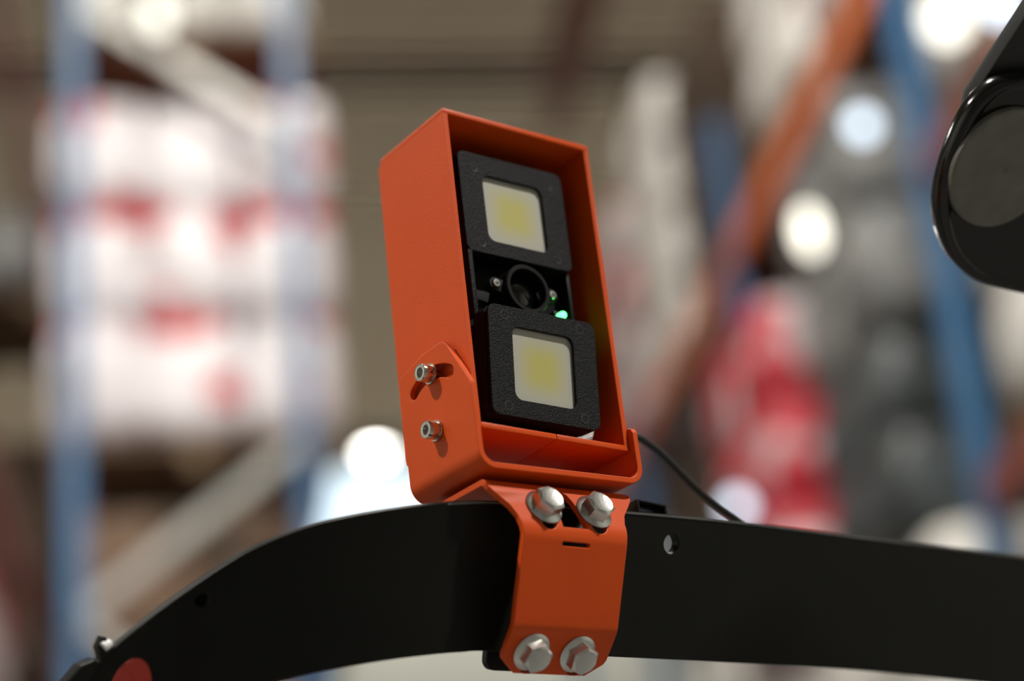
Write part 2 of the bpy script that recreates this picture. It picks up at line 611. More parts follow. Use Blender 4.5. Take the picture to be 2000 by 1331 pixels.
def rack(label, xs, ys, levels, beam_mat, brace_pts, first_mat=None):
    """xs: the two post lines, ys: frames along the aisle, levels[bay] = beam tops; brace_pts: z list of zig-zag"""
    t = empty('pallet_rack', (sum(xs) / 2, ys[0], 0), label=label, cat='rack')
    base = Vector(t.location)
    for y in ys:
        for x in xs:
            ph = 9.2 if y < 9.4 else (7.1 if y < 10 else 6.5)
            for me, nm, mt in ((POSTS[ph], 'post', M_blue), (FOOT, 'foot_plate', M_galv)):
                if not me.materials: me.materials.append(mt)
                o = bpy.data.objects.new(nm, me)
                link(o, t)
                o.location = Vector((x, y, 0)) - base
        side = 1
        for z0, z1 in zip(brace_pts[:-1], brace_pts[1:]):
            side = 1 - side
            if z0 is None or z1 is None:
                continue
            a, b = (xs[0], xs[1]) if side == 0 else (xs[1], xs[0])
            bar_between('brace', (a, y + 0.01, z0 + CAM_Z), (b, y + 0.01, z1 + CAM_Z), 0.075, 0.04, M_galv, t, base)
    for n_bay, ((y0, y1), lv) in enumerate(zip(zip(ys[:-1], ys[1:]), levels)):
        for z in lv:
            for x in xs:
                bar_between('load_beam', (x, y0 + 0.05, z + CAM_Z - 0.08), (x, y1 - 0.05, z + CAM_Z - 0.08), 0.16, 0.05, first_mat if (first_mat and n_bay == 0) else beam_mat, t, base)
    return t


def pallet_meshes():
    return dict(top=box_mesh('deck_board', (0, 0, 0), (1.2, 0.10, 0.022)), blk=box_mesh('block', (0, 0, 0), (0.12, 0.10, 0.08)),
                bot=box_mesh('bottom_board', (0, 0, 0), (0.10, 0.8, 0.022)))


PM = pallet_meshes()
for me in PM.values(): me.materials.append(M_wood)


def pallet(x, y, z, label, sx=1.0, sy=1.0):
    """1.2 x 0.8 pallet, base at z (above the lens)"""
    t = empty('wooden_pallet', W(x, y, z), label=label, cat='pallet', group='wooden pallets in the racks')
    for k in range(7):
        o = bpy.data.objects.new('deck_board', PM['top']); link(o, t)
        o.location = (0, (-0.35 + 0.70 * k / 6) * sy, 0.129); o.scale = (sx, sy, 1)
    for i in (-1, 0, 1):
        for j in (-1, 0, 1):
            o = bpy.data.objects.new('block', PM['blk']); link(o, t)
            o.location = (i * 0.54 * sx, j * 0.35 * sy, 0.072)
        o = bpy.data.objects.new('bottom_board', PM['bot']); link(o, t)
        o.location = (i * 0.54 * sx, 0, 0.016); o.scale = (1, sy, 1)
    return t


def sack_mesh(sx, sy, sz, bulge=0.10, name='sack'):
    """soft filled sack: a box puffed out in the middle of each side"""
    bm = bmesh.new()
    bmesh.ops.create_cube(bm, size=2.0)
    bmesh.ops.subdivide_edges(bm, edges=list(bm.edges), cuts=4, use_grid_fill=True)
    for v in bm.verts:
        x, y, z = v.co
        q = Vector((x * math.sqrt(max(0, 1 - y * y / 2 - z * z / 2 + y * y * z * z / 3)), y * math.sqrt(max(0, 1 - x * x / 2 - z * z / 2 + x * x * z * z / 3)),
                    z * math.sqrt(max(0, 1 - x * x / 2 - y * y / 2 + x * x * y * y / 3))))
        p = Vector((x, y, z)).lerp(q * 1.12, 0.38)
        v.co = (p.x * sx / 2, p.y * sy / 2, p.z * sz / 2)
    me = bpy.data.meshes.new(name)
    bm.to_mesh(me); bm.free()
    me.polygons.foreach_set('use_smooth', [True] * len(me.polygons))
    return me


def load(x, y, z, sx, sy, sz, nx, ny, nz, mt, label, boxes=False, cat='pallet load', name='stacked_sacks', mats=None):
    t = empty(name, W(x, y, z), label=label, cat=cat, group='goods stacked on the rack pallets')
    dx, dy, dz = sx / nx, sy / ny, sz / nz
    if boxes:
        me0 = box_mesh('carton', (0, 0, 0), (dx * 0.985, dy * 0.985, dz * 0.99), bev=0.008, seg=1)
    else:
        me0 = sack_mesh(dx * 1.02, dy * 1.02, dz * 1.03)
    me0.materials.append(mt)
    cache = {}
    for k in range(nz):
        for i in range(nx):
            for j in range(ny):
                if 0 < j < ny - 1 and 0 < i < nx - 1 and k < nz - 1:
                    continue
                me = me0
                if mats:
                    mm = mats[(k * nx + i) % len(mats)]
                    if mm.name not in cache:
                        c = me0.copy(); c.materials.clear(); c.materials.append(mm); cache[mm.name] = c
                    me = cache[mm.name]
                o = bpy.data.objects.new('carton' if boxes else 'sack', me)
                link(o, t)
                jx, jy = random.uniform(-.012, .012), random.uniform(-.012, .012)
                o.location = (-sx / 2 + dx * (i + 0.5) + jx, -sy / 2 + dy * (j + 0.5) + jy, dz * (k + 0.5))
                if not boxes: o.rotation_euler = (0, 0, random.uniform(-.03, .03))
    return t


# ---- rack whose end frame faces the lens
rack('blue pallet rack with grey diagonal braces holding the red and white sacks', (-0.63, 0.455), (9.24, 12.04), [(5.76, 3.42, 2.50)], M_rackor,
     [-0.70, 0.15, 1.0, 1.85, 2.66, 3.50, None, 5.19, 5.97, 6.75])
pallet(-0.06, 9.98, 3.46, 'wooden pallet under the big red and white sack stack', 1.12, 1.2)
load(-0.06, 9.98, 3.64, 1.42, 1.05, 1.88, 3, 2, 3, M_sack_rw, 'tall stack of red and white printed sacks behind the blue rack frame')
pallet(-0.06, 9.98, 5.80, 'wooden pallet high above the red and white sack stack', 1.12, 1.2)
load(-0.06, 9.98, 5.97, 1.25, 1.0, 0.9, 3, 2, 2, M_sack_w, 'grey and white sacks on the highest shelf above the red and white stack')
pallet(-0.06, 9.98, 2.50, 'wooden pallet under the brown cartons in the braced rack', 1.12, 1.2)
load(-0.08, 9.98, 2.64, 1.18, 0.98, 0.60, 3, 2, 2, M_card, 'brown cardboard cartons crossed by the grey diagonal brace', boxes=True, name='carton_stack', mats=[M_card, M_card, M_sack_w, M_card, M_card_d, M_card])
load(-0.06, 9.98, 0.95, 1.28, 1.0, 1.34, 3, 2, 3, M_sack_red, 'red and white sacks on the shelf below the brown cartons')

# ---- second row further back, at its side
rack('red-brown beamed pallet rack beyond the braced blue rack frame', (-2.0, -0.85), (6.4, 13.4), [(5.10, 2.85)], M_rackbr, [-1.5, 0.5, 2.0])
load(-1.46, 8.6, 1.0, 1.10, 1.2, 1.62, 2, 2, 3, M_sack_pink, 'pale pink sacks low under the red-brown beam')
pallet(-1.46, 11.8, 2.87, 'wooden pallet on the red-brown beams', 1.0, 1.3)
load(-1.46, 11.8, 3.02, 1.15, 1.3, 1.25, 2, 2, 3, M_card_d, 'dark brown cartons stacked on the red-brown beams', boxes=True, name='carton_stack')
pallet(-1.46, 11.8, 5.115, 'wooden pallet over the dark brown cartons', 0.9, 1.3)
load(-1.46, 11.8, 5.28, 1.15, 1.2, 0.5, 2, 2, 1, M_sack_g, 'grey sacks on the pallet over the dark cartons')

# ---- rack along the aisle on the other side
RX0, RX1 = 2.76, 3.86
rack('long blue pallet rack with orange load beams along the aisle', (RX0, RX1), (3.9, 6.7, 9.5, 12.3, 15.1), [(3.62, 2.30), (4.62, 0.72), (4.62, 0.76), (4.62,)], M_rackor,
     [-1.5, -0.3, 0.9, 2.1], first_mat=M_rackbr)
# bay beside the near post
pallet(3.40, 6.02, 3.63, 'wooden pallet under the cream white load beside the blue post', 1.0, 1.3)
load(3.36, 6.02, 3.80, 1.2, 1.15, 1.1, 2, 2, 2, M_sack_w, 'cream white sacks high in the bay beside the near blue post')
load(3.36, 6.02, 2.48, 1.1, 1.1, 0.82, 2, 2, 2, M_sack_w, 'white wrapped sacks behind the round black arm end')
pallet(3.40, 6.02, 2.31, 'wooden pallet under the white wrapped sacks', 1.0, 1.3)
load(3.38, 6.02, 0.9, 1.1, 1.1, 1.1, 2, 2, 2, M_card, 'tan cartons low in the bay beside the near blue post', boxes=True, name='carton_stack')
# bay between the two posts
pallet(3.36, 7.42, 4.63, 'wooden pallet on the orange beam under pink sacks', 1.0, 1.1)
load(3.36, 7.42, 4.80, 1.2, 0.9, 1.3, 2, 2, 3, M_sack_pink, 'pink and white sacks on the orange beam')
pallet(3.36, 8.44, 4.63, 'wooden pallet on the orange beam close to the second post', 1.0, 1.1)
load(3.36, 8.44, 4.80, 1.2, 0.92, 1.3, 2, 2, 3, M_sack_w, 'white sacks on the orange beam close to the second post')
load(3.22, 8.1, 0.76, 1.15, 2.4, 1.46, 2, 4, 3, M_sack_w, 'pale sacks low in the bay between the blue posts')
load(3.14, 7.55, 2.27, 1.15, 1.02, 0.78, 2, 2, 2, M_sack_d, 'slate grey wrapped load in the bay between the blue posts')
load(3.16, 7.55, 3.10, 1.15, 1.02, 1.05, 2, 2, 2, M_sack_g, 'light grey sacks on top of the slate grey load')
load(3.06, 8.82, 2.27, 1.2, 1.08, 1.5, 3, 2, 3, M_sack_red, 'red and white striped sacks behind the slate grey load')
# further bays
pallet(3.40, 10.25, 4.63, 'wooden pallet under dark cartons past the second post', 1.0, 1.3)
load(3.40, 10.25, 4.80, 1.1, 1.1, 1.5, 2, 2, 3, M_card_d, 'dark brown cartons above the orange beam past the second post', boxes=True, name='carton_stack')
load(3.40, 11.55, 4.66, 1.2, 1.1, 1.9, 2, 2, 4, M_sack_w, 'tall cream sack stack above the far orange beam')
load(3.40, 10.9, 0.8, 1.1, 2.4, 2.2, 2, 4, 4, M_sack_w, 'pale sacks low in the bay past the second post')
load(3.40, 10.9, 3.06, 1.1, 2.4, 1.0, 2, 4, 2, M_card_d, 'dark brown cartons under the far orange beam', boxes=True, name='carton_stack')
load(3.42, 13.6, 4.66, 1.2, 2.3, 1.8, 2, 4, 4, M_sack_pink, 'pink white sacks at the far end of the long rack')
# added dark carton blocks, closing off the bright view behind the rack gaps
for yy, lb in ((7.0, 'added dark carton backdrop behind the near bays'), (9.9, 'added dark carton backdrop behind the second blue post'), (12.8, 'added dark carton backdrop behind the far bays')):
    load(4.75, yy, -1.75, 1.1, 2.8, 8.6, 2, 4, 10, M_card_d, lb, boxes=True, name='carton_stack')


# added glowing bodies for the blurred bright spots; no lamps are known there
def rack_glow(x, y, z, rx, rz, mt, label, to):
    t = empty('rack_glow', W(x, y, z), label=label, cat='lamp', group='added glow spots in the racks')
    me = lathe([(0, -1), (0.5, -0.87), (0.87, -0.5), (1, 0), (0.87, 0.5), (0.5, 0.87), (0, 1)], 20, 'glow_blob')
    me.transform(Matrix.Diagonal((rx, rx, rz, 1)))
    obj('glow_blob', me, mt, t, smooth=180)
    obj('holder', lathe([(0, 0), (rx * 0.5, 0), (rx * 0.6, 0.05), (0, 0.05)], 16, 'holder'), M_lampbody, t, M=Matrix.Translation((0, 0, rz * 0.97)))
    bar_between('arm', W(x, y, z + rz + 0.04), W(*to), 0.025, 0.025, M_lampbody, t, Vector(t.location))
    return t


rack_glow(2.50, 7.43, 3.66, 0.045, 0.10, M_cream, 'added tall cream glow spot under the orange beam', (2.76, 7.43, 4.50))
rack_glow(2.50, 6.61, 3.70, 0.045, 0.045, M_cool, 'added cool white glow spot close under the orange beam by the near post', (2.74, 6.68, 3.84))
rack_glow(2.62, 5.94, 3.75, 0.075, 0.085, M_cream_soft, 'added large cream glow spot in the bay beside the near blue post', (2.78, 5.94, 3.92))
rack_glow(2.58, 5.40, 3.46, 0.05, 0.05, M_cool, 'added cool white glow spot at the picture corner beside the arm plate', (2.76, 5.40, 3.56))
rack_glow(2.36, 8.62, 2.86, 0.05, 0.05, M_cool, 'added cool white glow spot low beside the red striped sacks', (2.50, 8.62, 2.96))
rack_glow(-0.20, 9.10, 5.80, 0.06, 0.09, M_cream_soft, 'added cream glow spot above the red and white sack stack', (-0.20, 9.55, 5.90))

# ================================================================= the orange unit (built in millimetres, then scaled)
MM = 0.001
DEV = Vector((0.159921, 0.886220, 0.331161 + CAM_Z))
YAW = R(28.636)
S = Matrix.Scale(MM, 4)


def dev_empty(name, label, cat, roll=0.0, tilt=0.0, group=None):
    o = empty(name, DEV, (0, 0, 0), label, cat, group)
    o.rotation_euler = (Matrix.Rotation(YAW, 3, 'Z') @ Matrix.Rotation(roll, 3, 'Y') @ Matrix.Rotation(tilt, 3, 'X')).to_euler()
    return o


def mm(me):
    me.transform(S)
    return me


# axes maps for plates built in XY
XZ = Matrix(((1, 0, 0, 0), (0, 0, 1, 0), (0, 1, 0, 0), (0, 0, 0, 1)))       # plate (u,v,t) -> (x=u, y=t, z=v)
YZ = Matrix(((0, 0, 1, 0), (1, 0, 0, 0), (0, 1, 0, 0), (0, 0, 0, 1)))       # (u,v,t) -> (x=t, y=u, z=v)
XY = Matrix.Identity(4)


def fixn(me):
    bm = bmesh.new(); bm.from_mesh(me)
    bmesh.ops.recalc_face_normals(bm, faces=bm.faces)
    bm.to_mesh(me); bm.free()
    return me


def pl(name, outline, holes, t, bev, axes, off, mt, parent, smooth=18, extra=None):
    me = plate(name, outline, holes, t, bev)
    me.transform(Matrix.Translation(off) @ axes)
    if extra is not None: me.transform(extra)
    fixn(me)
    o = obj(name, mm(me), mt, parent, smooth=smooth)
    ax = (axes.to_3x3() @ Vector((0, 0, 1))).normalized()
    if extra is not None: ax = (extra.to_3x3() @ ax).normalized()
    for p in o.data.polygons:
        if abs(p.normal.dot(ax)) > 0.9995: p.use_smooth = False
    return o


def bx(name, lo, hi, bev, mt, parent, extra=None, smooth=35):
    c = [(a + b) / 2 for a, b in zip(lo, hi)]
    s = [b - a for a, b in zip(lo, hi)]
    me = box_mesh(name, c, s, bev=bev)
    if extra is not None: me.transform(extra)
    return obj(name, mm(me), mt, parent, smooth=smooth)


H, D, HW, T = 168.0, 57.0, 45.0, 2.8
unit = dev_empty('warning_lamp_unit', 'orange hooded lamp and sensor unit with two square yellow panels', 'lamp unit', roll=R(0.46) * -1, tilt=R(-1.54))
# hood panels
pl('side_panel', [(0, 0), (D - 1, 0), (D + 1.4, 2), (D + 2.0, 5), (D + 2.2, H - 6), (D + 1.5, H - 3.2), (D - 1, H - 2.2), (0, H - 2.2)], [circ(27.5, 8, 2.4, 12), circ(27, 36, 2.4, 12)], T, 0.25, YZ, (-HW + T / 2, 0, 0), M_orange, unit)
pl('side_panel', [(0, 0), (D - 1, 0), (D + 1.4, 2), (D + 2.0, 5), (D + 2.2, H - 6), (D + 1.5, H - 3.2), (D - 1, H - 2.2), (0, H - 2.2)], [[(21, 19), (24.5, 12.5), (31, 11.5), (48, 12), (49, 21), (44, 23), (36, 22.5), (30, 20.5), (26, 22)]], T, 0.25, YZ, (HW - T / 2, 0, 0), M_orange, unit)
bx('top_panel', (-HW, -0.2, H - 2.4), (HW, D, H + 0.4), 0.4, M_orange, unit)
bx('bottom_panel', (-HW + T, -0.2, -0.3), (-0.15 + 1.0, D, 2.5), 0.35, M_orange, unit)
bx('bottom_panel', (1.15, -0.2, -0.3), (HW - T, D, 2.5), 0.35, M_orange, unit)
bx('back_panel', (-HW + T, D - 0.6, 2.4), (HW - T, D + 2.0, H - 2.2), 0.3, M_orange, unit)

# lamp module
PW = 32.0
win_hole = rrect(-18.2, 18.2, -18.2, 18.2, 4.2)
UZ0, UZ1, UC = 97.5, 153.0, 123.6


def module_screws(parent, cx, cz, yf, dx, dz, extra=None):
    for sx in (-1, 1):
        for sz in (-1, 1):
            me = lathe([(0, -0.9), (0.9, -0.9), (1.1, -0.15), (2.1, 0.05), (2.6, 0.1), (2.7, -0.4), (2.7, -1.2)], 20, 'screw')
            me.transform(Matrix.Translation((cx + sx * dx, yf, cz + sz * dz)) @ Matrix.Rotation(R(90), 4, 'X'))
            if extra is not None: me.transform(extra)
            o = obj('screw', mm(me), M_screw, parent, smooth=40)
            so = lathe([(0, -0.85), (0.95, -0.85), (0.95, -0.3)], 6, 'screw_socket')
            so.transform(Matrix.Translation((cx + sx * dx, yf, cz + sz * dz)) @ Matrix.Rotation(R(90), 4, 'X'))
            if extra is not None: so.transform(extra)
            obj('screw_socket', mm(so), M_dark, o)


up_holes = [[(x, y + UC) for x, y in win_hole]]
pl('upper_bezel', rrect(-PW, PW, UZ0, UZ1, 4.0), up_holes, 2.0, 0.3, XZ, (0, 9 + 1.0, 0), M_black, unit)
module_screws(unit, 0, UC + 0.3, 9.0, 23.0, 20.8)
def led(parent, cz, y, extra=None):
    me = mm(plate('led_panel', rrect(-19.2, 19.2, -19.2, 19.2, 1), (), 1.0, 0.0))
    o = obj('led_panel', me, M_panel, parent)
    Mx = Matrix.Translation((0, y, cz))
    if extra is not None: Mx = extra @ Mx
    Mx.translation = Mx.translation * MM
    o.matrix_local = Mx @ Matrix.Rotation(R(90), 4, 'X')
    return o


led(unit, UC, 11.55)
bx('module_body', (-PW + 0.6, 12.1, UZ0 + 0.4), (PW - 0.6, 46, UZ1 - 1.0), 1.0, M_black_s, unit)
# middle pocket
bx('pocket_wall', (-PW, 9.0, 63), (-PW + 2.6, 24, 98.0), 0.3, M_black, unit)
bx('pocket_wall', (PW - 2.0, 12.0, 63), (PW, 24, 98.0), 0.3, M_black_s, unit)
bx('pocket_back', (-PW + 1, 20.0, 60), (PW - 1, 46, 98.5), 0.3, M_black_s, unit)
# tilted lower block
TL = Matrix.Translation((0, -1.6, 64.5)) @ Matrix.Rotation(R(5.6), 4, 'X') @ Matrix.Translation((0, 0, -64.5))
LC = 36.6
pl('lower_bezel', rrect(-PW, PW, 9.5, 64.5, 4.5), [[(x, y + LC) for x, y in win_hole]], 2.0, 0.3, XZ, (0, 1.0, 0), M_black, unit, extra=TL)
me = plate('lower_block', rrect(-PW, PW, 9.5, 64.5, 4.5), (), 9.0, 0.3)
me.transform(TL @ Matrix.Translation((0, 3.1 + 4.5, 0)) @ XZ)
obj('lower_block', mm(fixn(me)), M_black, unit, smooth=35)
module_screws(unit, 0, LC + 0.6, 0.0, 22.5, 22.6, extra=TL)
led(unit, LC, 2.55, extra=TL)
bx('module_body', (-27.5, 14, 10.5), (27.5, 46, 62), 1.0, M_black_s, unit)
# lens tube and its ears
ZL, YL = 81.0, 7.0
me = lathe([(10.6, 12.5), (10.6, -0.6), (11.0, -1.0), (12.6, -1.0), (13.0, -0.6), (13.0, 13.0)], 56, 'lens_ring')
rotY = Matrix.Rotation(R(-90), 4, 'X')
me.transform(Matrix.Translation((0, YL, ZL)) @ rotY)
ring = obj('lens_ring', mm(fixn(me)), M_black_s, unit, smooth=40)
me = lathe([(0, 3.4), (4, 3.8), (8, 5.2), (10.7, 7.2)], 40, 'lens_glass')
me.transform(Matrix.Translation((0, YL, ZL)) @ rotY)
obj('lens_glass', mm(fixn(me)), M_glass, unit, smooth=180)
for sx in (-1, 1):
    ear = obj('lens_ear', mm(fixn(plate_t)) if False else mm((lambda q: (q.transform(Matrix.Translation((0, 12.0, ZL)) @ XZ), fixn(q))[1])(
        plate('lens_ear', slot(sx * 11.0, 0, sx * 17.0, 1.2, 3.6), (), 5.0, 0.5))), M_black, unit, smooth=40)
    sc = lathe([(0, 0.2), (0.8, 0.2), (0.9, 1.0), (2.0, 0.9), (2.3, 0.3), (2.3, -0.5)], 20, 'screw')
    sc.transform(Matrix.Translation((sx * 17.0, 9.4, ZL + 1.2)) @ Matrix.Rotation(R(90), 4, 'X'))
    obj('screw', mm(fixn(sc)), M_steel, ear, smooth=40)['label'] = 'small steel screw'
me = lathe([(0, -3.0), (1.0, -2.8), (1.7, -2.1), (2.0, -1.0), (2.0, 2)], 20, 'indicator_light')
me.transform(Matrix.Translation((22.6, 11.0, 72.6)) @ rotY)
obj('indicator_light', mm(fixn(me)), M_led, unit, smooth=60)['label'] = 'glowing green indicator light'
bx('indicator_base', (19.6, 12.5, 69.6), (25.6, 20.2, 75.6), 0.3, M_black_s, unit)

# ================================================================= bracket: cradle, clamp plate, bolts
brk = dev_empty('mounting_bracket', 'orange bent sheet bracket bolted over the black bar under the lamp unit', 'bracket', roll=R(-2.4))
CW, CT = 48.2, 3.0
ZB = -19.5
# cradle developed flat: x = depth (y), y = run along left arm, bottom and right arm
cpath = fillet_path([(-CW, 49.0), (-CW, ZB), (CW, ZB), (CW, 9.8)], [9.0, 9.0], 10)
LL = sum((b - a).length for a, b in zip(cpath[:-1], cpath[1:]))
y0c, y1c = -3.6, 53.0
z_of = lambda z: 49.0 - z            # run on the left arm
out = [(y1c, LL - 6.0), (y1c, z_of(42.5)), (y1c - 1.5, z_of(43.5)), (32.5, z_of(48.2)), (16.5, z_of(48.9)), (14.0, z_of(48.2)), (11.5, z_of(46.0)),
       (-2.2, z_of(24.2)), (-3.4, z_of(21.8)), (y0c, z_of(20.0)), (y0c, LL - 3.0), (-2.6, LL - 0.8), (-0.5, LL), (y1c - 8, LL), (y1c - 1, LL - 3)]
piv = (26.5, 8.0)
arc, rs = [], 28.5
a0, a1 = 58.0, 122.0
# curved slot around the lower screw
def ang(a, r): return (piv[0] + r * math.cos(R(a)), z_of(piv[1] + r * math.sin(R(a))))
sl = [ang(a0 + (a1 - a0) * k / 14, rs + 3.2) for k in range(15)]
e1 = ang(a1, rs)
sl += [(e1[0] + 3.2 * math.cos(R(a1 + 180 * k / 8)), e1[1] - 3.2 * math.sin(R(a1 + 180 * k / 8))) for k in range(1, 8)]
sl += [ang(a1 - (a1 - a0) * k / 14, rs - 3.2) for k in range(15)]
e0 = ang(a0, rs)
sl += [(e0[0] + 3.2 * math.cos(R(a0 + 180 + 180 * k / 8)), e0[1] - 3.2 * math.sin(R(a0 + 180 + 180 * k / 8))) for k in range(1, 8)]
me = plate('cradle', out, [sl, circ(piv[0], z_of(piv[1]), 2.6, 12)], CT, 0.45)
me.transform(Matrix.Translation((0, 0, CT / 2)))
bend(me, cpath, 1)                     # -> (x=depth, y=px, z=pz)
me.transform(Matrix(((0, 1, 0, 0), (1, 0, 0, 0), (0, 0, 1, 0), (0, 0, 0, 1))))
obj('cradle', mm(fixn(me)), M_orange_s, brk, smooth=18)

# clamp plate developed flat: x = width, y = run, z = depth behind the surface
sp_pts = [(44, -22.4), (2.8, -22.4), (-7.2, -47.5), (10.2, -89.0), (27.0, -105.8)]
spath = fillet_path(sp_pts, [4.0, 13.0, 13.0], 8)
SL = [0.0]
for a, b in zip(spath[:-1], spath[1:]): SL.append(SL[-1] + (b - a).length)


def run_at(z):
    best = min(range(len(spath)), key=lambda i: abs(spath[i].y - z) + (100 if spath[i].y > -22.5 else 0))
    for i in range(len(spath) - 1):
        a, b = spath[i], spath[i + 1]
        if a.y > b.y and a.y >= z >= b.y:
            return SL[i] + (SL[i + 1] - SL[i]) * (a.y - z) / (a.y - b.y)
    return SL[best]


E_ = SL[-1]
half = [(38, 0.0), (42, 6.0), (42.3, run_at(-25)), (41.5, run_at(-27.0)), (38.5, run_at(-30.5)), (33.5, run_at(-36)), (31.2, run_at(-41)), (30.0, run_at(-50)), (30, E_ - 9.0), (29, E_ - 6.5)]
outl = [(-x, s) for x, s in half] + [(-20.5, E_), (20.5, E_)] + half[::-1]
hl = [slot(sx * 14.6, run_at(-36.2), sx * 14.6, run_at(-42.8), 4.6) for sx in (-1, 1)]
hl += [slot(sx * 13.2, run_at(-99.6), sx * 13.2, run_at(-103.3) - 0.5, 4.3) for sx in (-1, 1)]
arch = [(-7.0, run_at(-45.5)), (7.0, run_at(-45.5)), (7.0, run_at(-42)), (6.2, run_at(-36)), (4.8, run_at(-31)), (2.6, run_at(-27.2)), (0, run_at(-25.9)), (-2.6, run_at(-27.2)), (-4.8, run_at(-31)), (-6.2, run_at(-36)), (-7.0, run_at(-42))]
hl.append(arch)
hl.append(slot(-7.0, run_at(-53.3), 7.0, run_at(-53.3), 1.0, 6))
me = plate('clamp_plate', outl, hl, CT, 0.35)
me.transform(Matrix.Translation((0, 0, -CT / 2)))
bend(me, spath, -1)
obj('clamp_plate', mm(fixn(me)), M_orange_s, brk, smooth=18)


def orient(p, nrm):
    return Matrix.Translation(p) @ Vector(nrm).to_track_quat('Z', 'Y').to_matrix().to_4x4()


def hex_bolt(p, nrm, spin):
    """hex flange bolt, z = outward"""
    root = lathe([(0, 0.6), (6.2, 0.6), (9.0, 1.0), (9.5, 0.6), (9.5, 0.0), (0, 0.0)], 40, 'washer')
    root = lathe([(5.0, 2.8), (6.4, 2.2), (9.0, 1.2), (9.5, 0.7), (9.4, 0.1), (4.0, 0.0), (4.0, 2.8), (5.0, 2.8)], 40, 'bolt_flange')
    M = orient(p, nrm) @ Matrix.Rotation(spin, 4, 'Z')
    root.transform(M)
    b = obj('hex_bolt', mm(fixn(root)), M_steel, brk, smooth=35)
    bm = bmesh.new()
    r = 13.0 / 2 / math.cos(R(30))
    lo = [bm.verts.new((r * math.cos(R(60 * k)), r * math.sin(R(60 * k)), 1.6)) for k in range(6)]
    hi = [bm.verts.new((r * math.cos(R(60 * k)), r * math.sin(R(60 * k)), 7.0)) for k in range(6)]
    for k in range(6): bm.faces.new((lo[k], lo[(k + 1) % 6], hi[(k + 1) % 6], hi[k]))
    tp = [bm.verts.new((5.7 * math.cos(R(15 * k)), 5.7 * math.sin(R(15 * k)), 8.0)) for k in range(24)]
    for k in range(6):
        for j in range(4):
            bm.faces.new((hi[k], tp[(4 * k + j + 1) % 24], tp[4 * k + j]) if j < 2 else (hi[(k + 1) % 6], tp[(4 * k + j + 1) % 24], tp[4 * k + j]))
        bm.faces.new((hi[k], hi[(k + 1) % 6], tp[(4 * k + 2) % 24]))
    t2 = [bm.verts.new((4.6 * math.cos(R(15 * k)), 4.6 * math.sin(R(15 * k)), 7.75)) for k in range(24)]
    for k in range(24): bm.faces.new((tp[k], tp[(k + 1) % 24], t2[(k + 1) % 24], t2[k]))
    bm.faces.new(t2)
    bm.faces.new(lo[::-1])
    bmesh.ops.recalc_face_normals(bm, faces=bm.faces)
    hm = bpy.data.meshes.new('bolt_head'); bm.to_mesh(hm); bm.free()
    hm.transform(M)
    obj('bolt_head', mm(hm), M_steel, b, smooth=25)
    sh = lathe([(0, 0.05), (3.9, 0.05), (3.9, -16), (0, -16)], 20, 'bolt_shank')
    sh.transform(M)
    obj('bolt_shank', mm(fixn(sh)), M_steel, b, smooth=40)


def on_path(z):
    s = run_at(z)
    for i in range(len(SL) - 1):
        if SL[i] <= s <= SL[i + 1]:
            f = (s - SL[i]) / max(1e-9, SL[i + 1] - SL[i])
            p = spath[i].lerp(spath[i + 1], f)
            d = (spath[i + 1] - spath[i]).normalized()
            return p, Vector((d.y, -d.x))
    return spath[-1], Vector((0, -1))


for z, dx in ((-36.0, 14.6), (-97.6, 13.2)):
    p, nv = on_path(z)
    nn = Vector((0, nv.x, nv.y))
    if nn.y > 0: nn = -nn
    for sx in (-1, 1):
        hex_bolt((sx * dx - (2.0 if z < -60 else 0), p.x + nn.y * 0.05, p.y + nn.z * 0.05), nn, R(20 if sx < 0 else 38))

# black backing plate behind the bar
K = 0.37
th = math.atan(K)
back = Matrix.Translation((0, 17, -52)) @ Matrix.Rotation(th, 4, 'X')         # bar plane: x, along slope, normal
pl('backing_plate', rrect(-24.0, 24.0, -54.5, 30, 5), (), 4.0, 0.4, back @ XZ, (0, 0, 0), M_black_s, brk, extra=Matrix.Translation((0, 9.5 * math.cos(th), 9.5 * math.sin(th))))


def cap_screw(y, z, xo):
    """socket cap screw pointing out of the side arm (-x)"""
    M = Matrix.Translation((-CW - xo, y, z)) @ Matrix.Rotation(R(-90), 4, 'Y')
    ws = lathe([(2.6, 0.0), (5.0, 0.0), (5.15, 0.3), (5.0, 1.1), (2.6, 1.2), (2.6, 0.0)], 32, 'washer')
    hd = lathe([(2.3, 4.2), (2.3, 6.5), (3.5, 6.75), (4.05, 6.6), (4.35, 6.1), (4.35, 1.15), (0, 1.15)], 40, 'cap_screw')
    bm = bmesh.new()
    bm.from_mesh(hd)
    bm.to_mesh(hd); bm.free()
    hd.transform(M)
    s = obj('cap_screw', mm(fixn(hd)), M_socket, brk, smooth=35)
    ws.transform(M)
    obj('washer', mm(fixn(ws)), M_socket, s, smooth=35)
    so = lathe([(0, 3.6), (2.32, 3.6), (2.32, 6.45)], 6, 'hex_socket')
    so.transform(M)
    obj('hex_socket', mm(so), M_steel, s)
    sk = lathe([(0, 1.2), (2.3, 1.2), (2.3, -8), (0, -8)], 16, 'shank')
    sk.transform(M)
    obj('shank', mm(fixn(sk)), M_socket, s, smooth=40)


cap_screw(26.2, 36.4, 0.05)
cap_screw(26.5, 8.0, 0.05)

